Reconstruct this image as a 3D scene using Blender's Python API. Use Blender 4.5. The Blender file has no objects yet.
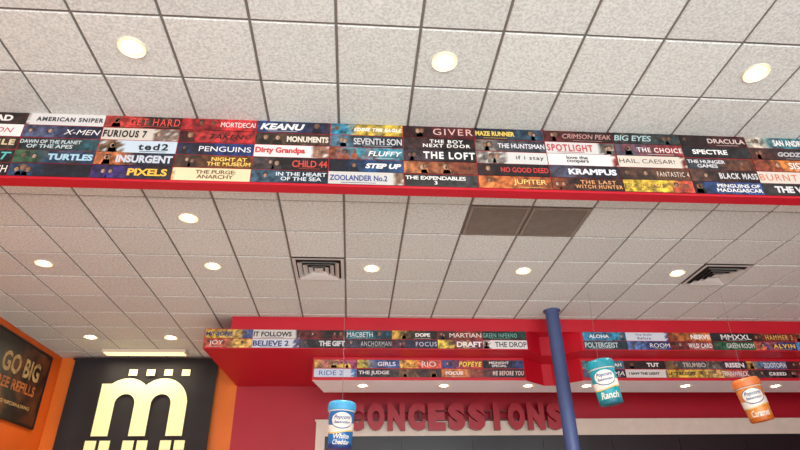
import bpy, math, random
from mathutils import Vector, Matrix
random.seed(11)
scn=bpy.context.scene
scn.view_settings.view_transform='Standard'
COL=scn.collection

def lin(c):
    return tuple((v/255/12.92 if v/255<=0.04045 else ((v/255+0.055)/1.055)**2.4) for v in c)
def new_mat(name,rgb=(200,200,200),rough=0.6,metal=0.0,emit=0.0,noise=0.0,nscale=8.0,bump=0.0,bscale=60.0,emit_rgb=None):
    m=bpy.data.materials.new(name); m.use_nodes=True
    nt=m.node_tree; b=nt.nodes['Principled BSDF']
    c=lin(rgb)
    b.inputs['Roughness'].default_value=rough; b.inputs['Metallic'].default_value=metal
    b.inputs['Base Color'].default_value=(*c,1)
    tc=nt.nodes.new('ShaderNodeTexCoord')
    if noise>0:
        n=nt.nodes.new('ShaderNodeTexNoise'); n.inputs['Scale'].default_value=nscale; n.inputs['Detail'].default_value=4
        nt.links.new(tc.outputs['Object'],n.inputs['Vector'])
        r=nt.nodes.new('ShaderNodeMapRange'); r.inputs[1].default_value=0.3; r.inputs[2].default_value=0.7
        r.inputs[3].default_value=1-noise; r.inputs[4].default_value=1+noise
        nt.links.new(n.outputs['Fac'],r.inputs[0])
        mx=nt.nodes.new('ShaderNodeVectorMath'); mx.operation='SCALE'; mx.inputs[0].default_value=c
        nt.links.new(r.outputs[0],mx.inputs['Scale']); nt.links.new(mx.outputs[0],b.inputs['Base Color'])
    if emit>0:
        b.inputs['Emission Color'].default_value=(*(lin(emit_rgb) if emit_rgb else c),1)
        b.inputs['Emission Strength'].default_value=emit
    return m

class MB:
    """mesh builder: verts, faces, material index, optional colour per face-corner"""
    def __init__(s): s.v=[]; s.f=[]; s.m=[]; s.c=[]
    def face(s,pts,mat=0,col=None):
        i=len(s.v); s.v+= [tuple(p) for p in pts]; s.f.append(tuple(range(i,i+len(pts)))); s.m.append(mat)
        if col is None: col=(1,1,1,1)
        s.c.append(col if isinstance(col,list) else [col]*len(pts))
    def box(s,x0,x1,y0,y1,z0,z1,mat=0,col=None,mats=None):
        i=len(s.v)
        s.v+=[(x0,y0,z0),(x1,y0,z0),(x1,y1,z0),(x0,y1,z0),(x0,y0,z1),(x1,y0,z1),(x1,y1,z1),(x0,y1,z1)]
        fs=[(0,3,2,1),(4,5,6,7),(0,1,5,4),(2,3,7,6),(1,2,6,5),(3,0,4,7)] # bottom top front back right left
        for k,q in enumerate(fs):
            s.f.append(tuple(i+a for a in q)); s.m.append(mats[k] if mats else mat); s.c.append([(1,1,1,1) if col is None else col]*4)
    def prism(s,pts,z0,z1,mside=0,mbot=0,mtop=0):
        i=len(s.v); n=len(pts)
        s.v+=[(p[0],p[1],z0) for p in pts]+[(p[0],p[1],z1) for p in pts]
        s.f.append(tuple(i+k for k in reversed(range(n)))); s.m.append(mbot); s.c.append([(1,1,1,1)]*n)
        s.f.append(tuple(i+n+k for k in range(n))); s.m.append(mtop); s.c.append([(1,1,1,1)]*n)
        for k in range(n):
            l=(k+1)%n
            s.f.append((i+k,i+l,i+n+l,i+n+k)); s.m.append(mside); s.c.append([(1,1,1,1)]*4)
    def lathe(s,prof,cx=0,cy=0,n=32,mats=None,capb=True,capt=True):
        i=len(s.v)
        for (r,z) in prof:
            for k in range(n):
                a=2*math.pi*k/n; s.v.append((cx+r*math.cos(a),cy+r*math.sin(a),z))
        for j in range(len(prof)-1):
            for k in range(n):
                l=(k+1)%n
                s.f.append((i+j*n+k,i+j*n+l,i+(j+1)*n+l,i+(j+1)*n+k)); s.m.append(mats[j] if mats else 0); s.c.append([(1,1,1,1)]*4)
        if capb: s.f.append(tuple(i+k for k in reversed(range(n)))); s.m.append(mats[0] if mats else 0); s.c.append([(1,1,1,1)]*n)
        if capt:
            b=i+(len(prof)-1)*n; s.f.append(tuple(b+k for k in range(n))); s.m.append(mats[-1] if mats else 0); s.c.append([(1,1,1,1)]*n)
    def add_mesh(s,vs,fs,mat=0,col=(1,1,1,1)):
        i=len(s.v); s.v+=[tuple(p) for p in vs]
        for q in fs: s.f.append(tuple(i+a for a in q)); s.m.append(mat); s.c.append([col]*len(q))
    def build(s,name,mats,parent=None,smooth=False,colors=False,loc=None):
        me=bpy.data.meshes.new(name); me.from_pydata(s.v,[],s.f)
        for m in mats: me.materials.append(m)
        me.polygons.foreach_set('material_index',s.m)
        if smooth: me.polygons.foreach_set('use_smooth',[True]*len(s.f))
        if colors:
            at=me.color_attributes.new('Col','FLOAT_COLOR','CORNER')
            flat=[]
            for cs in s.c:
                for c in cs: flat+=list(c)
            at.data.foreach_set('color',flat)
        me.update()
        o=bpy.data.objects.new(name,me); COL.objects.link(o)
        if parent: o.parent=parent
        if loc: o.location=loc
        return o

def empty(name,loc=(0,0,0)):
    o=bpy.data.objects.new(name,None); o.location=loc; o.empty_display_size=0.1; COL.objects.link(o); return o

_tc={}
def text_geo(body,bold=0.015,extrude=0.0,shear=0.0,space=1.0):
    key=(body,bold,extrude,shear,space)
    if key in _tc: return _tc[key]
    cu=bpy.data.curves.new('t','FONT'); cu.body=body; cu.size=1; cu.offset=bold; cu.extrude=extrude; cu.resolution_u=3; cu.shear=shear
    cu.space_character=space
    cu.align_x='CENTER'
    o=bpy.data.objects.new('t',cu); COL.objects.link(o)
    dg=bpy.context.evaluated_depsgraph_get(); dg.update()
    me=bpy.data.meshes.new_from_object(o.evaluated_get(dg))
    vs=[v.co.copy() for v in me.vertices]; fs=[tuple(p.vertices) for p in me.polygons]
    bpy.data.objects.remove(o); bpy.data.curves.remove(cu); bpy.data.meshes.remove(me)
    if vs:
        x0=min(v.x for v in vs);x1=max(v.x for v in vs);y0=min(v.y for v in vs);y1=max(v.y for v in vs)
    else: x0=y0=0;x1=y1=1
    _tc[key]=(vs,fs,x0,x1,y0,y1); return _tc[key]
def text_fit(body,cx,cy,w,h,bold=0.015,extrude=0.0,force=False,shear=0.0,space=1.0):
    """returns 2D(+z) verts fit in box centred on cx,cy"""
    vs,fs,x0,x1,y0,y1=text_geo(body,bold,extrude,shear,space)
    sx=w/(x1-x0); sy=h/(y1-y0)
    if not force:
        sx=min(sx,sy*1.25); sy=min(sy,sx*1.7)
    return [Vector(((v.x-(x0+x1)/2)*sx+cx,(v.y-(y0+y1)/2)*sy+cy,v.z)) for v in vs],fs

# ------------------------------------------------------------------ materials
RED=new_mat('red_paint',(190,6,34),0.5,noise=0.05,nscale=2)
REDW=new_mat('red_wall_paint',(168,10,36),0.5,noise=0.06,nscale=2)
ORANGE=new_mat('orange_paint',(220,112,26),0.55,noise=0.07,nscale=1.5)
ORANGED=new_mat('orange_side_paint',(210,92,18),0.55,noise=0.07,nscale=1.5)
WHITEP=new_mat('white_soffit_paint',(238,236,238),0.6)
CREAM=new_mat('cream_panel',(215,206,190),0.5,noise=0.04)
BLACKM=new_mat('menu_board_black',(14,15,20),0.35)
TBAR=new_mat('shaded_ceiling_grid',(112,106,100),0.6)  # grid colour darkened to stand for shadow in the gaps between tiles
DARK=new_mat('duct_dark',(38,33,30),0.9)
METW=new_mat('diffuser_white_metal',(200,198,192),0.4)
TAN=new_mat('grille_tan_metal',(134,124,112),0.6,noise=0.1)
TRIM=new_mat('downlight_trim',(226,214,190),0.4)
BULB=new_mat('downlight_lens',(255,244,214),0.4,emit=16,emit_rgb=(255,248,228))
GLOW=new_mat('downlight_halo',(255,228,170),0.3,emit=0.85,emit_rgb=(255,226,164))  # self-lit warm ring imitating the halo around each lens
POLE=new_mat('blue_pole_paint',(66,84,128),0.4,noise=0.05)
STR=new_mat('hanging_string',(120,118,116),0.7)

def tile_mat():
    m=bpy.data.materials.new('acoustic_tile'); m.use_nodes=True; nt=m.node_tree; b=nt.nodes['Principled BSDF']
    b.inputs['Roughness'].default_value=0.9
    N=nt.nodes.new; L=nt.links.new
    tc=N('ShaderNodeTexCoord'); geo=N('ShaderNodeNewGeometry')
    n1=N('ShaderNodeTexNoise'); n1.inputs['Scale'].default_value=48; n1.inputs['Detail'].default_value=4; n1.inputs['Roughness'].default_value=0.7
    L(tc.outputs['Object'],n1.inputs['Vector'])
    r1=N('ShaderNodeMapRange'); r1.inputs[1].default_value=0.36; r1.inputs[2].default_value=0.6; r1.inputs[3].default_value=0.72; r1.inputs[4].default_value=1.04
    L(n1.outputs['Fac'],r1.inputs[0])
    r2=N('ShaderNodeMapRange'); r2.inputs[3].default_value=0.94; r2.inputs[4].default_value=1.04
    L(geo.outputs['Random Per Island'],r2.inputs[0])
    mu=N('ShaderNodeMath'); mu.operation='MULTIPLY'; L(r1.outputs[0],mu.inputs[0]); L(r2.outputs[0],mu.inputs[1])
    sc=N('ShaderNodeVectorMath'); sc.operation='SCALE'; sc.inputs[0].default_value=lin((217,222,216))
    L(mu.outputs[0],sc.inputs['Scale']); L(sc.outputs[0],b.inputs['Base Color'])
    bp=N('ShaderNodeBump'); bp.inputs['Strength'].default_value=0.5; bp.inputs['Distance'].default_value=0.006
    L(n1.outputs['Fac'],bp.inputs['Height']); L(bp.outputs[0],b.inputs['Normal'])
    return m
TILE=tile_mat()

def strip_mat():
    m=bpy.data.materials.new('printed_mylar'); m.use_nodes=True; nt=m.node_tree; b=nt.nodes['Principled BSDF']
    b.inputs['Roughness'].default_value=0.45
    N=nt.nodes.new; L=nt.links.new
    at=N('ShaderNodeAttribute'); at.attribute_name='Col'
    tc=N('ShaderNodeTexCoord')
    def noise(sc,lo,hi,a,b_,det=4):
        n=N('ShaderNodeTexNoise'); n.inputs['Scale'].default_value=sc; n.inputs['Detail'].default_value=det; n.inputs['Roughness'].default_value=0.6
        L(tc.outputs['Object'],n.inputs['Vector'])
        r=N('ShaderNodeMapRange'); r.inputs[1].default_value=lo; r.inputs[2].default_value=hi; r.inputs[3].default_value=a; r.inputs[4].default_value=b_
        L(n.outputs['Fac'],r.inputs[0]); return r.outputs[0]
    f1=noise(18,0.36,0.66,0.30,1.6)
    mixv=N('ShaderNodeMix'); mixv.data_type='FLOAT'; mixv.inputs[2].default_value=1.0
    L(at.outputs['Alpha'],mixv.inputs[0]); L(f1,mixv.inputs[3])
    sc=N('ShaderNodeVectorMath'); sc.operation='SCALE'; L(at.outputs['Color'],sc.inputs[0]); L(mixv.outputs[0],sc.inputs['Scale'])
    hs=N('ShaderNodeHueSaturation'); hs.inputs['Saturation'].default_value=0.96; hs.inputs['Value'].default_value=0.88
    L(sc.outputs[0],hs.inputs['Color']); L(hs.outputs[0],b.inputs['Base Color'])
    return m
STRIP=strip_mat()

# ------------------------------------------------------------------ ceilings
T=0.61
def ceiling(name,x0,x1,y0,y1,z,gx,gy,skip=()):
    mb=MB()
    mb.box(x0,x1,y0,y1,z,z+0.05,1)
    i0=math.floor((x0-gx)/T); i1=math.ceil((x1-gx)/T); j0=math.floor((y0-gy)/T); j1=math.ceil((y1-gy)/T)
    for i in range(i0,i1):
        for j in range(j0,j1):
            a=gx+i*T; b_=gy+j*T
            cx=a+T/2; cy=b_+T/2
            if any(abs(cx-s[0])<0.2 and abs(cy-s[1])<0.2 for s in skip): continue
            e=0.010; g=0.016; d=0.010
            X0,X1=max(a+e,x0),min(a+T-e,x1); Y0,Y1=max(b_+e,y0),min(b_+T-e,y1)
            if X1-X0<0.05 or Y1-Y0<0.05: continue
            dz=random.uniform(-0.0015,0.0015); k=g-e
            v=[(X0,Y0,z),(X1,Y0,z),(X1,Y1,z),(X0,Y1,z),(X0+k,Y0+k,z-d+dz),(X1-k,Y0+k,z-d+dz),(X1-k,Y1-k,z-d+dz),(X0+k,Y1-k,z-d+dz)]
            mb.add_mesh(v,[(7,6,5,4),(0,4,5,1),(1,5,6,2),(2,6,7,3),(3,7,4,0)],0)
    return mb.build(name,[TILE,TBAR])
LX,LY=-0.13,4.72
ZL,ZU=4.47,4.87
grilles=[(1.395,5.025),(2.005,5.025)]
vents=[(-0.435,6.245),(4.445,6.245)]
XL,XR,YF,YB=-4.9,8.0,-3.0,10.0
ceiling('ceiling',XL,XR,YF,4.05,ZU,-0.18,2.935-T)
ceiling('ceiling.001',XL,XR,4.17,YB,ZL,LX,LY,skip=grilles+vents)

# ------------------------------------------------------------------ walls / floor
mb=MB(); mb.box(XL,XR,YF,YB,-0.1,0)
FL=new_mat('floor_tile',(208,210,204),0.5,noise=0.08,nscale=3)
mb.build('floor',[FL])
mb=MB(); mb.box(XL-0.15,XL,YF,YB,0,5.0); mb.build('wall_left',[ORANGED])
mb=MB(); mb.box(XR,XR+0.15,YF,YB,0,5.0); mb.build('wall_right',[REDW])
mb=MB(); mb.box(XL,-1.96,YB,YB+0.15,0,4.6,0); mb.box(-1.96,XR,YB,YB+0.15,0,4.6,1); mb.build('wall_back',[ORANGE,REDW])
# storefront wall behind camera with real window openings
mb=MB(); mb.box(XL,XR,YF-0.15,YF,0,0.5); mb.box(XL,XR,YF-0.15,YF,4.3,5.0)
xs=[XL,-1.75,1.45,4.65,XR]
for x in xs: mb.box(max(x-0.12,XL),min(x+0.12,XR),YF-0.15,YF,0.5,4.3)
mb.build('wall_front',[CREAM])
ALU=new_mat('window_frame_aluminium',(150,150,152),0.35,metal=0.8)
for k in range(4):
    a=xs[k]+0.12; b_=xs[k+1]-0.12; w=MB()
    for (p,q,r,s) in [(a,b_,0.5,0.56),(a,b_,4.24,4.3),(a,b_,2.5,2.56),(a,a+0.06,0.5,4.3),(b_-0.06,b_,0.5,4.3),((a+b_)/2-0.03,(a+b_)/2+0.03,0.5,4.3)]:
        w.box(p,q,YF-0.11,YF-0.04,r,s)
    w.build('window_%d'%(k+1),[ALU])

# dropped partition beam
mb=MB(); mb.box(XL,XR,4.05,4.17,4.205,4.87,0)
mb.build('red_ceiling_beam',[RED])

# concession soffits
mb=MB()
mb.prism([(-1.72,7.88),(7.99,7.88),(7.99,9.99),(-1.72,9.99)],4.27,4.457)
mb.prism([(-2.06,7.86),(2.45,7.86),(2.72,8.12),(3.0,8.12),(3.25,7.86),(7.99,7.86),(7.99,9.99),(-1.96,9.99)],3.99,4.27)
mb.build('concession_soffit',[RED])
mb=MB()
mb.prism([(-0.59,8.26),(2.49,8.26),(2.85,8.58),(3.0,8.58),(3.34,8.26),(7.99,8.26),(7.99,9.0),(-0.45,9.0)],3.66,3.989,0,1,0)
mb.build('concession_soffit.001',[RED,WHITEP])

# ------------------------------------------------------------------ title strips
W=(244,242,236); K=(14,14,18)
def art(mb,x0,x1,z0,z1,y,bg,bg2,plain,frac,side):
    """printed strip: thin plate with colour-varied art"""
    nx,nz=20,5
    y1=y-random.uniform(0.002,0.009)
    g=0.003
    x0+=g;x1-=g;z0+=g;z1-=g
    c1=lin(bg); c2=lin(bg2); c3=lin(random.choice([(20,18,20),(60,52,46),(30,44,60),(90,40,28),(110,94,74)]))
    cols=[[None]*(nz+1) for _ in range(nx+1)]
    ph=random.uniform(0,6); fr=random.uniform(6,12)
    for i in range(nx+1):
        for j in range(nz+1):
            u=i/nx; t=abs(u-side)
            if plain: w=1.0 if (t>1-frac and random.random()<0.85) else 0.0
            else: w=min(1,max(0,(t-0.42)*1.8+0.3*math.sin(u*fr+ph)+random.uniform(-0.3,0.3)))
            w3=0.0 if plain and w==0 else max(0,random.uniform(-0.8,0.5))
            al=(1.0 if w>0.3 else 0.0) if plain else 1.0
            q=[c1[k]*(1-w)+c2[k]*w for k in range(3)]
            cols[i][j]=(*[q[k]*(1-w3)+c3[k]*w3 for k in range(3)],al)
    for i in range(nx):
        for j in range(nz):
            xa=x0+(x1-x0)*i/nx; xb=x0+(x1-x0)*(i+1)/nx; za=z0+(z1-z0)*j/nz; zb=z0+(z1-z0)*(j+1)/nz
            mb.face([(xa,y1,za),(xb,y1,za),(xb,y1,zb),(xa,y1,zb)],0,[cols[i][j],cols[i+1][j],cols[i+1][j+1],cols[i][j+1]])
    cc=(0.02,0.02,0.02,0)
    mb.face([(x0,y,z0),(x1,y,z0),(x1,y1,z0),(x0,y1,z0)],0,cc); mb.face([(x0,y1,z1),(x1,y1,z1),(x1,y,z1),(x0,y,z1)],0,cc)
    mb.face([(x0,y,z0),(x0,y1,z0),(x0,y1,z1),(x0,y,z1)],0,cc); mb.face([(x1,y1,z0),(x1,y,z0),(x1,y,z1),(x1,y1,z1)],0,cc)
    return y1
def figures(mb,x0,x1,z0,z1,y,n,tone):
    """head-and-shoulder portraits printed on the strip"""
    if x1-x0<0.085: return
    for _ in range(n):
        cx=random.uniform(x0+0.04,x1-0.04); r=random.uniform(0.016,0.026); cz=z0+(z1-z0)*random.uniform(0.5,0.62)
        skin=lin(random.choice([(176,134,106),(150,104,78),(190,152,126),(120,84,64)])); cl=lin(tone); hair=lin(random.choice([(34,26,24),(80,54,36),(120,90,50)]))
        lo=z0+0.006; r2=min(r*1.9,cx-x0-0.002,x1-cx-0.002)
        mb.face([(cx-r2,y,lo),(cx+r2,y,lo),(cx+r2*0.75,y,cz-r*0.9),(cx-r2*0.75,y,cz-r*0.9)],0,(*cl,1))
        hi=min(z1-0.006,cz+r*1.25)
        mb.face([(cx-r*0.95,y-0.0002,cz-r*0.3),(cx+r*0.95,y-0.0002,cz-r*0.3),(cx+r*0.9,y-0.0002,hi-r*0.3),(cx+r*0.4,y-0.0002,hi),(cx-r*0.4,y-0.0002,hi),(cx-r*0.9,y-0.0002,hi-r*0.3)],0,(*hair,0))
        pts=[(cx+r*0.76*math.cos(t*math.pi/5),y-0.0004,cz-r*0.1+r*0.95*math.sin(t*math.pi/5)) for t in range(10)]
        pts=[(p[0],p[1],min(p[2],hi-0.004)) for p in pts]
        half=[(*skin,0) if p[0]<cx else (*[c*0.5 for c in skin],0) for p in pts]
        mb.face(pts,0,half)
def strip(mb,x0,z0,w,h,y,spec):
    body,bg,fg,bg2,tw,pos=spec
    plain=sum(bg)>560
    tw=min(tw,0.92)
    # text block sits against one side of the strip, art fills the other
    right=(pos>=0.5) if tw<0.8 else (pos>0.5)
    y1=art(mb,x0,x0+w,z0,z0+h,y,bg,bg2,plain,max(0.0,1-tw-0.06),1 if right else 0)
    x1=x0+w
    if body and tw<0.8:
        if right: figures(mb,x0+0.004,x0+w*(1-tw)-0.01,z0,z0+h,y1-0.0006,random.randint(1,2),bg2)
        else: figures(mb,x0+w*tw+0.01,x1-0.004,z0,z0+h,y1-0.0006,random.randint(1,2),bg2)
    if not body: figures(mb,x0,x1,z0,z0+h,y1-0.0006,random.randint(3,6),bg2)
    if body:
        tw2=w*(tw-0.04); cx=(x1-0.012-tw2/2) if right else (x0+0.012+tw2/2)
        hh=h*(0.54 if len(body)<14 else 0.40)*random.choice([0.75,0.9,1.0,1.1])
        bold=random.choice([0.0,0.015,0.03,0.045]); sh=random.choice([0,0,0,0.25]); sp=random.choice([0.95,1.0,1.0,1.2])
        if len(body)>=16 and ' ' in body:
            ws=body.split(' '); mid=(len(ws)+1)//2
            lines=[' '.join(ws[:mid]),' '.join(ws[mid:])]
            for li,tx in enumerate(lines):
                vs,fs=text_fit(tx,cx,z0+h*(0.68-0.36*li),tw2,h*0.29,0.02,space=sp)
                mb.add_mesh([(v.x,y1-0.0018,v.y) for v in vs],fs,0,(*lin(fg),0))
        else:
            vs,fs=text_fit(body,cx,z0+h*0.5,tw2,hh,bold,shear=sh,space=sp)
            mb.add_mesh([(v.x,y1-0.0018,v.y) for v in vs],fs,0,(*lin(fg),0))
            if random.random()<0.4:
                zc=z0+h*0.13; ww=tw2*0.3
                mb.face([(cx-ww,y1-0.0012,zc-0.002),(cx+ww,y1-0.0012,zc-0.002),(cx+ww,y1-0.0012,zc+0.003),(cx-ww,y1-0.0012,zc+0.003)],0,(*[c*0.6 for c in lin(fg)],0))
def S(body,bg=(20,22,30),fg=W,bg2=(60,60,70),tw=0.7,pos=0.5): return (body,bg,fg,bg2,tw,pos)
cols=[
 [S('MAD',(40,34,30),W,(120,90,60)),S('NATION',W,(200,20,25),(120,40,30),.8,.7),S('JUNGLE',(60,45,30),(220,200,160),(110,70,30)),S('GREAT',(12,20,28),(90,200,190),(40,60,60)),S('TEEN BEACH',(30,26,30),W,(70,50,50))],
 [S('AMERICAN SNIPER',(222,222,218),(60,60,64),(120,120,115),.9,.6),S('X-MEN',(24,34,66),W,(80,90,120),.5,.8),S('DAWN OF THE PLANET OF THE APES',(16,40,46),(200,220,220),(30,90,100),.8,.4),S('TURTLES',(20,54,86),(170,214,230),(50,90,60),.6,.6),S('',(10,16,30),W,(30,60,90))],
 [S('GET HARD',(36,22,20),(240,60,50),(190,40,30),.7,.7),S('FURIOUS 7',(212,204,190),(30,26,26),(120,100,90),.6,.3),S('ted2',(196,216,228),(16,16,18),(120,90,60),.6,.8),S('INSURGENT',(22,30,50),(200,210,220),(200,110,40),.75,.8),S('PIXELS',(16,16,34),(250,190,40),(60,40,120),.6,.5)],
 [S('MORTDECAI',(206,26,30),W,(140,16,20),.5,.9),S('TAKEN',(190,22,24),(20,10,12),(60,20,20),.75,.6),S('PENGUINS',(18,50,110),W,(30,30,30),.75,.7),S('NIGHT AT THE MUSEUM',(120,66,20),(250,210,90),(50,30,20),.6,.5),S('THE PURGE: ANARCHY',(226,216,170),(110,60,30),(190,150,80),.9,.6)],
 [S('KEANU',(24,64,112),W,(20,26,40),.7,.3),S('MONUMENTS',(66,46,34),(230,220,200),(30,24,20),.6,.7),S('Dirty Grandpa',(232,230,226),(206,22,28),(150,110,90),.7,.3),S('CHILD 44',(14,16,22),(210,60,40),(70,60,60),.5,.7),S('IN THE HEART OF THE SEA',(22,40,56),(214,224,228),(60,90,110),.7,.6)],
 [S('EDDIE THE EAGLE',(214,180,40),W,(30,130,160),.7,.6),S('SEVENTH SON',(26,36,44),(210,210,210),(80,120,140),.7,.6),S('FLUFFY',(40,140,160),W,(150,74,40),.5,.6),S('STEP UP',(18,66,110),W,(20,20,30),.55,.6),S('ZOOLANDER No.2',(206,204,196),(40,70,140),(120,90,70),.8,.4)],
 [S('GIVER',(86,14,16),(230,190,180),(36,8,10),.6,.6),S('THE BOY NEXT DOOR',(12,12,14),W,(60,40,40),.8,.7),S('THE LOFT',(18,16,20),W,(70,50,60),.75,.7),S('',(120,56,30),W,(200,120,60)),S('THE EXPENDABLES 3',(12,14,18),W,(60,60,60),.85,.5)],
 [S('MAZE RUNNER',(20,34,50),(230,200,80),(40,80,100),.6,.4),S('THE HUNTSMAN',(56,60,70),(236,236,240),(120,110,100),.7,.6),S('if i stay',(214,214,208),(20,20,22),(150,140,130),.5,.6),S('NO GOOD DEED',(14,12,14),(214,40,34),(50,20,20),.7,.6),S('JUPITER',(160,80,24),(255,214,120),(220,120,40),.6,.5)],
 [S('CRIMSON PEAK',(34,18,20),(220,160,150),(90,26,24),.75,.5),S('SPOTLIGHT',(214,214,208),(196,36,30),(110,100,90),.7,.2),S('love the coopers',(232,230,224),(26,22,22),(160,60,50),.85,.5),S('KRAMPUS',(26,30,40),(232,234,238),(70,80,100),.8,.6),S('THE LAST WITCH HUNTER',(28,22,22),(230,160,94),(120,54,20),.7,.6)],
 [S('BIG EYES',(20,26,28),(170,200,200),(50,70,70),.6,.4),S('THE CHOICE',(150,40,44),W,(60,90,110),.7,.6),S('HAIL, CAESAR!',(220,210,194),(60,36,26),(140,50,30),.85,.4),S('FANTASTIC 4',(94,56,34),(236,216,196),(50,34,30),.5,.6),S('EDDIE THE EAGLE',(228,190,30),(30,40,60),(190,60,30),.6,.3)],
 [S('DRACULA',(64,18,18),(226,206,196),(20,20,26),.6,.5),S('SPECTRE',(14,14,16),W,(44,44,44),.8,.5),S('THE HUNGER GAMES',(46,54,60),(226,226,226),(120,64,30),.6,.4),S('BLACK MASS',(20,18,20),(216,216,216),(90,60,50),.6,.6),S('PENGUINS OF MADAGASCAR',(26,70,130),W,(20,20,20),.7,.5)],
 [S('SAN ANDREAS',(40,120,130),W,(200,190,170),.6,.5),S('GODZILLA',(24,24,28),(190,190,190),(90,40,30),.6,.6),S('SISTERS',(210,120,30),W,(130,54,30),.5,.6),S('BURNT',(218,210,196),(220,100,30),(120,90,60),.6,.3),S('THE VVITCH',(12,12,12),(226,226,226),(50,50,50),.85,.6)],
 [S('TOMORROWLAND',(60,110,170),W,(200,180,120),.7,.5),S('INTERSTELLAR',(16,18,24),W,(90,90,100),.8,.5),S('ENTOURAGE',(200,60,30),W,(40,30,30),.6,.6),S('SICARIO',(200,180,140),(30,30,30),(120,90,50),.6,.3),S('LEGEND',(20,24,30),(200,190,160),(60,50,50),.6,.5)],
]
flat=[s for c in cols for s in c]
mb=MB(); PW=0.635; PH=0.1285; zt=4.866
for k in range(-2,19):
    c=cols[k] if 0<=k<len(cols) else random.sample(flat,5)
    x0=-3.425+k*PW
    if x0<XL or x0+PW>XR: continue
    for r_ in range(5): strip(mb,x0,zt-(r_+1)*PH,PW,PH,4.049,c[r_])
mb.build('movie_title_strips',[STRIP],colors=True)
# far banks
mb=MB()
A1=[S('MINIONS',(220,180,40),(30,60,120),(60,90,150),.6,.4),S('IT FOLLOWS',(216,214,208),(16,16,20),(60,60,70),.85,.5),S('',(20,16,16),W,(120,30,30)),S('MACBETH',(30,120,130),(226,236,236),(20,50,70),.6,.4),S('DOPE',(16,14,16),W,(200,160,50),.65,.5),S('MARTIAN',(140,50,24),(246,230,220),(60,20,14),.75,.6),S('GREEN INFERNO',(12,24,26),(120,200,180),(30,70,60),.8,.5)]
A2=[S('JOY',(200,90,60),W,(230,200,90),.5,.4),S('BELIEVE 2',(214,222,230),(30,50,120),(80,80,120),.8,.4),S('THE GIFT',(26,28,34),(216,216,216),(70,70,80),.6,.6),S('ANCHORMAN',(18,22,28),(196,196,196),(60,60,80),.7,.5),S('FOCUS',(30,34,60),(216,216,236),(90,40,60),.5,.5),S('DRAFT',(120,30,60),W,(230,200,60),.6,.5),S('THE DROP',(230,228,224),(20,20,22),(140,120,110),.75,.7)]
for k in range(7):
    strip(mb,-2.05+k*0.643,4.131,0.643,0.13,7.859,A1[k]); strip(mb,-2.05+k*0.643,4.0,0.643,0.13,7.859,A2[k])
R1=[S('ALOHA',(40,150,190),W,(30,90,120),.75,.3),S('The Night Before',(216,222,232),(30,40,100),(70,80,120),.85,.5),S('NERVE',(216,120,30),W,(130,50,20),.5,.5),S('MMXXL',(14,14,16),W,(40,40,44),.8,.8),S('HAMMER 2',(130,44,24),(246,196,90),(70,30,20),.7,.5),S('SAUSAGE',(220,160,60),(40,20,20),(200,60,30),.7,.5),S('LUCY',(30,30,40),W,(90,90,90))]
R2=[S('POLTERGEIST',(30,80,90),(210,226,226),(20,50,60),.8,.4),S('ROOM',(30,50,110),W,(90,130,190),.5,.6),S('WILD CARD',(170,60,60),W,(90,20,20),.6,.5),S('GREEN ROOM',(30,110,70),W,(30,70,50),.7,.5),S('ALVIN',(40,60,120),(255,200,60),(210,100,50),.6,.5),S('HOME',(120,60,150),W,(60,140,190),.6,.5),S('CHEF',(190,60,40),W,(90,90,90))]
for k in range(7):
    strip(mb,3.28+k*0.643,4.131,0.643,0.13,7.859,R1[k]); strip(mb,3.28+k*0.643,4.0,0.643,0.13,7.859,R2[k])
mb.build('movie_title_strips.001',[STRIP],colors=True)
mb=MB()
B1=[S('',(170,70,110),W,(230,200,60)),S('GIRLS',(30,90,160),W,(210,200,60),.6,.5),S('RIO',(226,90,60),W,(250,200,60),.6,.5),S('POPEYE',(180,50,40),(250,230,60),(30,60,130),.6,.6),S('MIDNIGHT SPECIAL',(14,18,34),W,(30,60,120),.8,.5)]
B2=[S('RIDE 2',(206,222,236),(30,90,180),(60,130,190),.8,.5),S('THE JUDGE',(24,24,28),(226,226,226),(80,70,60),.8,.5),S('',(60,40,34),W,(120,90,50)),S('FOCUS',(210,130,60),W,(140,60,50),.6,.4),S('ME BEFORE YOU',(30,26,26),(236,206,196),(110,60,60),.8,.6)]
for k in range(5):
    strip(mb,-0.57+k*0.61,3.83,0.61,0.125,8.259,B1[k]); strip(mb,-0.57+k*0.61,3.70,0.61,0.125,8.259,B2[k])
C1=[S('NOAH',(40,110,130),W,(90,140,150),.5,.5),S('TUT',(20,16,18),W,(50,30,30),.6,.5),S('TRUMBO',(60,80,90),(220,210,190),(120,100,60),.6,.5),S('RISEN',(30,40,60),W,(120,120,110),.6,.5),S('ZOOTOPIA',(50,120,170),W,(200,160,60),.6,.5),S('WAR ROOM',(120,40,30),W,(60,30,30)),S('HOME',(90,60,150),W,(60,140,190))]
C2=[S('SELMA',(30,40,70),W,(70,90,120),.6,.5),S('I SAW THE LIGHT',(220,218,212),(26,22,22),(90,80,70),.9,.5),S('LET\'S BE COPS',(226,186,40),(30,30,40),(230,200,90),.7,.4),S('TRAINWRECK',(190,60,50),W,(230,210,120),.7,.5),S('CREED',(20,20,22),W,(80,80,80),.6,.5),S('SPY',(180,40,60),W,(40,40,40)),S('CHEF',(190,60,40),W,(90,90,90))]
for k in range(7):
    strip(mb,3.36+k*0.64,3.83,0.64,0.125,8.259,C1[k]); strip(mb,3.36+k*0.64,3.70,0.64,0.125,8.259,C2[k])
mb.build('movie_title_strips.002',[STRIP],colors=True)

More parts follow.
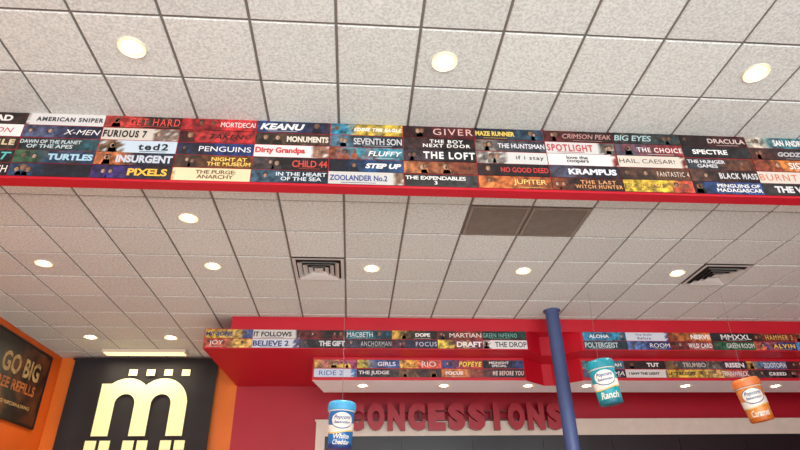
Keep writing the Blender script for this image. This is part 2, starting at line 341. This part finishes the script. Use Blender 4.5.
# ------------------------------------------------------------------ recessed lights
def downlight(x,y,z,r=0.095,warm=False,power=60):
    e=empty('recessed_downlight',(x,y,z-0.010))
    mb=MB(); mb.lathe([(r,0.01),(r,-0.006),(r*0.97,-0.012),(r*0.92,-0.010),(r*0.90,-0.002)],n=40,capb=False,capt=False)
    mb.build('trim_ring',[TRIM],parent=e,smooth=True)
    mb=MB(); mb.lathe([(r*0.91,-0.002),(r*0.50,-0.001)],n=32,capb=False,capt=False)
    mb.build('halo_ring',[GLOW],parent=e,smooth=True)
    mb=MB(); mb.lathe([(r*0.66,-0.001),(r*0.56,-0.008),(r*0.2,-0.012),(0.001,-0.013)],n=32,capb=False)
    mb.build('lens',[BULB],parent=e,smooth=True)
    li=bpy.data.lights.new('lamp','SPOT'); li.energy=power; li.spot_size=math.radians(120); li.spot_blend=0.6; li.shadow_soft_size=0.05
    li.color=(1,0.86,0.66) if warm else (1,0.95,0.87)
    lo=bpy.data.objects.new('lamp',li); lo.location=(0,0,-0.03); lo.parent=e; COL.objects.link(lo)
for x,y in [(-1.69,3.24),(0.645,3.25),(3.16,3.23)]: downlight(x,y,ZU,0.105,False,25)
for x,y in [(-1.655,5.08),(-3.52,6.2),(-1.65,6.2),(0.18,6.2),(2.0,6.2),(3.92,6.2)]: downlight(x,y,ZL,0.098,False,120)
for x,y in [(-4.01,8.85),(-2.82,8.85)]: downlight(x,y,ZL,0.105,True,40)
for x in [0.13,1.33,2.6,3.5,5.05,6.5]: downlight(x,8.56,3.67,0.085,True,22)

# ------------------------------------------------------------------ return grilles and supply diffusers
for (x,y) in grilles:
    mb=MB(); h=0.292; z=ZL
    mb.box(-h,h,-h,h,-0.003,-0.001,1)
    for (a,b_,c,d) in [(-h,h,-h,-h+0.03),(-h,h,h-0.03,h),(-h,-h+0.03,-h+0.03,h-0.03),(h-0.03,h,-h+0.03,h-0.03)]: mb.box(a,b_,c,d,-0.016,-0.003,0)
    n=26
    for k in range(1,n):
        p=-h+0.03+(2*h-0.06)*k/n
        mb.box(p-0.0035,p+0.0035,-h+0.03,h-0.03,-0.014,-0.003,0); mb.box(-h+0.03,h-0.03,p-0.0035,p+0.0035,-0.013,-0.003,0)
    mb.build('return_air_grille',[TAN,DARK],loc=(x,y,z))
for (x,y) in vents:
    mb=MB(); h=0.292
    mb.box(-h,h,-h,h,-0.003,-0.001,1)
    def ring(ro,zo,ri,zi,m=0):
        o=[(-ro,-ro,zo),(ro,-ro,zo),(ro,ro,zo),(-ro,ro,zo)]; i_=[(-ri,-ri,zi),(ri,-ri,zi),(ri,ri,zi),(-ri,ri,zi)]
        for k in range(4):
            l=(k+1)%4; mb.face([o[k],o[l],i_[l],i_[k]],m)
            mb.face([(o[k][0],o[k][1],o[k][2]-0.003),(i_[k][0],i_[k][1],i_[k][2]-0.003),(i_[l][0],i_[l][1],i_[l][2]-0.003),(o[l][0],o[l][1],o[l][2]-0.003)],m)
    ring(h,-0.012,h-0.035,-0.012)
    for k,ro in enumerate([0.235,0.175,0.115]):
        ring(ro,-0.042,ro-0.046,-0.008)
    mb.box(-0.05,0.05,-0.05,0.05,-0.03,-0.024,0)
    mb.build('air_supply_diffuser',[METW,DARK],loc=(x,y,ZL))

# ------------------------------------------------------------------ blue pole
mb=MB(); mb.lathe([(0.14,0.0),(0.14,0.03),(0.092,0.035),(0.092,4.44),(0.12,4.445),(0.12,4.457)],n=40)
o=mb.build('blue_support_pole',[POLE],smooth=False,loc=(2.76,7.53,0))
for p in o.data.polygons: p.use_smooth=len(p.vertices)==4

# ------------------------------------------------------------------ concessions sign
SIGN=new_mat('sign_letter_red',(158,10,32),0.35); SIGNE=new_mat('sign_edge',(96,8,22),0.5)
sg=empty('concessions_sign',(1.71,9.83,3.455))
word='CONCESSIONS'; pitch=3.68/11
for k,ch in enumerate(word):
    vs,fs=text_fit(ch,0,0,pitch*(0.86 if ch!='I' else 0.30),0.44,0.075,0.5,force=True)
    m=MB(); m.add_mesh([(v.x,-v.z*0.07,v.y) for v in vs],fs,0)
    lo=m.build('letter_%d'%(k+1),[SIGN],parent=sg,loc=(-1.84+pitch*(k+0.5),0,0))
m=MB(); m.box(-1.88,1.88,0.036,0.05,-0.06,-0.03); m.box(-1.88,1.88,0.036,0.05,0.08,0.11)
for x in (-1.7,-0.6,0.6,1.7): m.box(x-0.02,x+0.02,0.05,0.08,-0.06,0.11)
m.build('mounting_rails',[SIGNE],parent=sg)
# menu board with cream surround
mb=MB()
mb.box(-0.60,7.9,9.93,9.995,3.17,3.42,0); mb.box(-0.60,-0.45,9.93,9.995,1.9,3.17,0); mb.box(-0.45,7.9,9.93,9.995,1.9,1.98,0)
mb.box(-0.62,7.9,9.915,9.93,3.40,3.43,0)
mb.box(-0.45,7.9,9.95,9.995,1.98,3.17,1)
for k in range(7):
    mb.box(-0.38+k*1.18,0.72+k*1.18,9.935,9.95,2.05,3.10,1)
mb.build('menu_board',[CREAM,BLACKM])

# ------------------------------------------------------------------ banner with m logo
BAN=new_mat('banner_black_fabric',(30,27,29),0.8,noise=0.15,nscale=3)
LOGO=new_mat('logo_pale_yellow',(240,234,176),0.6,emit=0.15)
be=empty('fabric_banner',(-3.46,9.9,3.0))
mb=MB(); nx,nz=60,24
def by(x,z): return 0.012*math.sin(x*5+z*1.2)+0.006*math.sin(x*13)-0.02
for i in range(nx):
    for j in range(nz):
        X=[-1.17+2.34*(i+a)/nx for a in (0,1)]; Z=[-1.9+3.31*(j+a)/nz for a in (0,1)]
        mb.face([(X[0],by(X[0],Z[0]),Z[0]),(X[1],by(X[1],Z[0]),Z[0]),(X[1],by(X[1],Z[1]),Z[1]),(X[0],by(X[0],Z[1]),Z[1])],0)
mb.build('fabric',[BAN],parent=be,smooth=True)
mb=MB(); mb.box(-1.2,1.2,-0.03,0.01,1.40,1.43); mb.build('rod',[DARK],parent=be)
mb=MB(); yl=-0.045
def rect(x0,x1,z0,z1): mb.box(x0,x1,yl-0.002,yl,z0,z1)
def arch(cx,zc,ro,ri,off=0.0,n=14):
    for k in range(n):
        a0=math.pi*k/n; a1=math.pi*(k+1)/n
        mb.face([(cx+ri*math.cos(a0),yl-0.004-off,zc+ri*math.sin(a0)),(cx+ro*math.cos(a0),yl-0.004-off,zc+ro*math.sin(a0)),(cx+ro*math.cos(a1),yl-0.004-off,zc+ro*math.sin(a1)),(cx+ri*math.cos(a1),yl-0.004-off,zc+ri*math.sin(a1))],0)
sx=[-0.64,-0.04,0.56]; sw=0.27
for k,cx in enumerate(sx): rect(cx-sw/2,cx+sw/2,0.22,0.80)
rect(sx[0]-sw/2,sx[0]+sw/2,0.80,1.08)
for q,cx in enumerate((-0.34,0.26)): arch(cx,0.74,0.435,0.165,q*0.001)
for cx in sx:  # film-perforation feet
    rect(cx-0.20,cx-0.02,0.0,0.15); rect(cx+0.03,cx+0.20,0.0,0.15)
for cx in (-0.30,0.0,0.30,0.60):
    rect(cx-0.07,cx+0.07,1.22,1.33)
lg=mb.build('logo',[LOGO],parent=be,loc=(0.10,0,-0.03)); lg.scale=(0.95,1,0.95)

# added glowing strip standing in for the ceiling highlight above the banner
HIGHLIGHT=new_mat('ceiling_highlight_glow',(255,236,190),0.5,emit=1.1,emit_rgb=(255,232,180))
e=empty('ceiling_highlight_strip',(-3.4,9.55,ZL-0.012))
mb=MB(); mb.box(-0.66,0.66,-0.1,0.1,-0.05,0.0); mb.build('highlight_box',[TRIM],parent=e)
mb=MB(); mb.box(-0.63,0.63,-0.08,0.08,-0.062,-0.05); mb.build('highlight_panel',[HIGHLIGHT],parent=e)
li=bpy.data.lights.new('lamp','AREA'); li.shape='RECTANGLE'; li.size=1.2; li.size_y=0.15; li.energy=18; li.color=(1,0.85,0.6)  # warm lamp belonging to the added highlight strip
lo=bpy.data.objects.new('lamp',li); lo.location=(0,0,-0.08); lo.parent=e; COL.objects.link(lo)

# ------------------------------------------------------------------ side wall poster
pm=bpy.data.materials.new('poster_print'); pm.use_nodes=True; nt=pm.node_tree; b=nt.nodes['Principled BSDF']; b.inputs['Roughness'].default_value=0.4
tc=nt.nodes.new('ShaderNodeTexCoord'); n=nt.nodes.new('ShaderNodeTexNoise'); n.inputs['Scale'].default_value=3.2; n.inputs['Detail'].default_value=6
cr=nt.nodes.new('ShaderNodeValToRGB'); cr.color_ramp.elements[0].position=0.44; cr.color_ramp.elements[0].color=(*lin((26,18,18)),1); cr.color_ramp.elements[1].position=0.70; cr.color_ramp.elements[1].color=(*lin((104,56,28)),1)
nt.links.new(tc.outputs['Object'],n.inputs['Vector']); nt.links.new(n.outputs['Fac'],cr.inputs[0]); nt.links.new(cr.outputs[0],b.inputs['Base Color'])
PFR=new_mat('poster_frame_black',(20,16,16),0.4)
PTX=new_mat('poster_text_gold',(172,142,92),0.6,noise=0.45,nscale=14); PTO=new_mat('poster_text_orange',(168,92,38),0.6,noise=0.45,nscale=14)
e=empty('refill_poster',(-4.895,8.35,3.80))
mb=MB(); mb.box(0,0.02,-1.25,1.25,-0.53,0.53); mb.build('print',[pm],parent=e)
mb=MB()
for (a,b_,c,d) in [(-1.28,1.28,0.53,0.56),(-1.28,1.28,-0.56,-0.53),(-1.28,-1.25,-0.53,0.53),(1.25,1.28,-0.53,0.53)]: mb.box(0,0.03,a,b_,c,d)
mb.build('frame',[PFR],parent=e)
for tx,cy,cz,w,h,mt in [('GO BIG',0.50,0.20,1.05,0.28,PTX),('FREE REFILLS',0.45,-0.08,1.15,0.15,PTO),('ON LARGE POPCORN & DRINKS',0.45,-0.33,1.1,0.05,PTX)]:
    vs,fs=text_fit(tx,0,0,w,h,0.03,force=True)
    m=MB(); m.add_mesh([(0.023,v.x+cy,v.y+cz+0.04*v.x) for v in vs],fs,0); m.build('text',[mt],parent=e)

# ------------------------------------------------------------------ hanging seasoning shakers
def shaker(loc,col,dark,cap,flavour,tilt,scale,rot):
    M1=new_mat('shaker_body',col,0.3); M2=new_mat('shaker_cap',cap,0.35); M3=new_mat('shaker_dark',dark,0.35)
    MW=new_mat('shaker_label_white',(222,218,206),0.4); MY=new_mat('shaker_band_yellow',(214,184,104),0.4); MBl=new_mat('shaker_logo_blue',(52,84,140),0.4)
    e=empty('hanging_seasoning_shaker',loc); e.rotation_euler=(0,tilt,0)
    R=0.146*scale; H=0.51*scale
    prof=[(0.60,-0.5),(0.84,-0.495),(0.90,-0.47),(0.90,-0.40),(0.93,-0.2),(0.96,0.0),(0.99,0.15),(1.0,0.24),(0.97,0.27),(0.97,0.285),(1.06,0.29),(1.07,0.31),(1.07,0.43),(1.04,0.475),(0.92,0.495),(0.0,0.5)]
    ms=[2,2,2,0,0,0,0,0,3,3,1,1,1,1,1]
    mb=MB(); mb.lathe([(max(a,0.001)*R,b_*H) for a,b_ in prof],n=48,mats=ms,capb=True,capt=False)
    o=mb.build('bottle',[M1,M2,M3,MW],parent=e,smooth=True)
    mb=MB()
    for k in range(36):
        a=2*math.pi*k/36; c,s=math.cos(a),math.sin(a); r1=1.05*R; r2=1.09*R; t=0.006*scale
        p=[(r1*c-t*s,r1*s+t*c),(r2*c-t*s,r2*s+t*c),(r2*c+t*s,r2*s-t*c),(r1*c+t*s,r1*s-t*c)]
        mb.prism([p[3],p[2],p[1],p[0]],0.315*H,0.43*H)
    mb.build('cap_ribs',[M2],parent=e)
    def rad(z):
        zz=z/H
        pts=prof[3:8]
        for (r0_,z0_),(r1_,z1_) in zip(pts[:-1],pts[1:]):
            if z0_<=zz<=z1_: return R*(r0_+(r1_-r0_)*(zz-z0_)/(z1_-z0_))
        return R*0.9
    def wrap(u,z,off): # u arc length, facing -Y
        a=-math.pi/2+rot+u/R; rr=rad(z)+off
        return (rr*math.cos(a),rr*math.sin(a),z)
    def patch(fn,mat,off,name,n=24,mz=6):
        mb=MB()
        for i in range(n):
            for j in range(mz):
                q=[]
                for (a,b_) in ((i,j),(i+1,j),(i+1,j+1),(i,j+1)):
                    u,z=fn(a/n,b_/mz); q.append(wrap(u,z,off))
                mb.face(q,0)
        mb.build(name,[mat],parent=e,smooth=True)
    full=math.pi*R*1.99
    patch(lambda a,b_:((a-0.5)*full,(-0.15+0.03*math.sin(a*12))*H*(1-b_)+(0.00+0.03*math.sin(a*12))*H*b_),MW,0.003,'label_band',60,2)
    patch(lambda a,b_:((a-0.5)*full,(-0.18+0.03*math.sin(a*12))*H*(1-b_)+(-0.15+0.03*math.sin(a*12))*H*b_),MY,0.0035,'yellow_band',60,2)
    def oval(w,h,cz):
        return lambda a,b_:((a-0.5)*w*R,(cz+h*(b_-0.5)*math.sqrt(max(0,1-(2*a-1)**2)))*H)
    patch(oval(1.8,0.36,0.07),MBl,0.005,'logo_edge')
    patch(oval(1.7,0.32,0.07),MW,0.006,'logo_oval')
    def wtext(tx,w,h,cz,mat,off,sh=0.0):
        vs,fs=text_fit(tx,0,cz*H,w*R,h*H,0.02,shear=sh)
        mb=MB(); mb.add_mesh([wrap(v.x,v.y,off) for v in vs],fs,0); mb.build('label_text',[mat],parent=e)
    wtext('Popcorn',1.25,0.11,0.12,MBl,0.008,0.3); wtext('Seasoning',1.25,0.08,0.02,MBl,0.008,0.3)
    ws=flavour.split(' ')
    if len(ws)==1: wtext(flavour,1.5,0.15,-0.32,MW,0.008,0.25)
    else:
        wtext(ws[0],1.3,0.10,-0.26,MW,0.008,0.25); wtext(ws[1],1.4,0.10,-0.38,MW,0.008,0.25)
    mb=MB(); mb.lathe([(0.012,0.5*H),(0.012,0.5*H+0.02),(0.004,0.5*H+0.03)],n=12); mb.build('hook',[STR],parent=e)
    L=ZL-loc[2]-0.013
    q=e.rotation_euler.to_matrix().inverted()
    top=q@Vector((0,0,L)); bot=Vector((0,0,0.5*H+0.02)); d=(top-bot)
    mb=MB(); mb.lathe([(0.0022,0),(0.0022,d.length)],n=8); so=mb.build('string',[STR],parent=e,loc=bot)
    so.rotation_euler=d.to_track_quat('Z','Y').to_euler()
shaker((-0.134,6.8,2.79),(30,110,175),(20,60,120),(70,160,205),'White Cheddar',math.radians(2),1.0,0.1)
shaker((3.018,6.8,3.274),(20,150,160),(14,110,125),(30,140,155),'Ranch',math.radians(-7),1.04,-0.35)
shaker((4.823,6.8,3.065),(216,134,56),(190,100,30),(206,118,64),'Caramel',math.radians(-9),1.0,-0.5)

# ------------------------------------------------------------------ daylight
w=bpy.data.worlds.new('World'); scn.world=w; w.use_nodes=True
bg=w.node_tree.nodes['Background']; bg.inputs[0].default_value=(0.85,0.92,1,1); bg.inputs[1].default_value=1.0
for k in range(4):
    a=xs[k]+0.12; b_=xs[k+1]-0.12
    li=bpy.data.lights.new('window_daylight','AREA'); li.shape='RECTANGLE'; li.size=b_-a; li.size_y=3.7; li.energy=225; li.color=(0.95,0.97,1)
    lo=bpy.data.objects.new('window_daylight',li); lo.location=((a+b_)/2,YF-0.2,2.4); lo.rotation_euler=(math.radians(90),0,0); COL.objects.link(lo)

# ------------------------------------------------------------------ camera
pit=math.radians(29); yaw=math.radians(4.85); th=0.02
fw=Vector((math.sin(yaw)*math.cos(pit),math.cos(yaw)*math.cos(pit),math.sin(pit)))
r0=Vector((math.cos(yaw),-math.sin(yaw),0)); u0=r0.cross(fw)
r=r0*math.cos(th)-u0*math.sin(th); u=u0*math.cos(th)+r0*math.sin(th)
cd=bpy.data.cameras.new('camera'); cd.lens=26.01; cd.sensor_width=36
cam=bpy.data.objects.new('camera',cd); COL.objects.link(cam)
m=Matrix((r,u,-fw)).transposed().to_4x4(); m.translation=(0,0,1.6); cam.matrix_world=m
scn.camera=cam
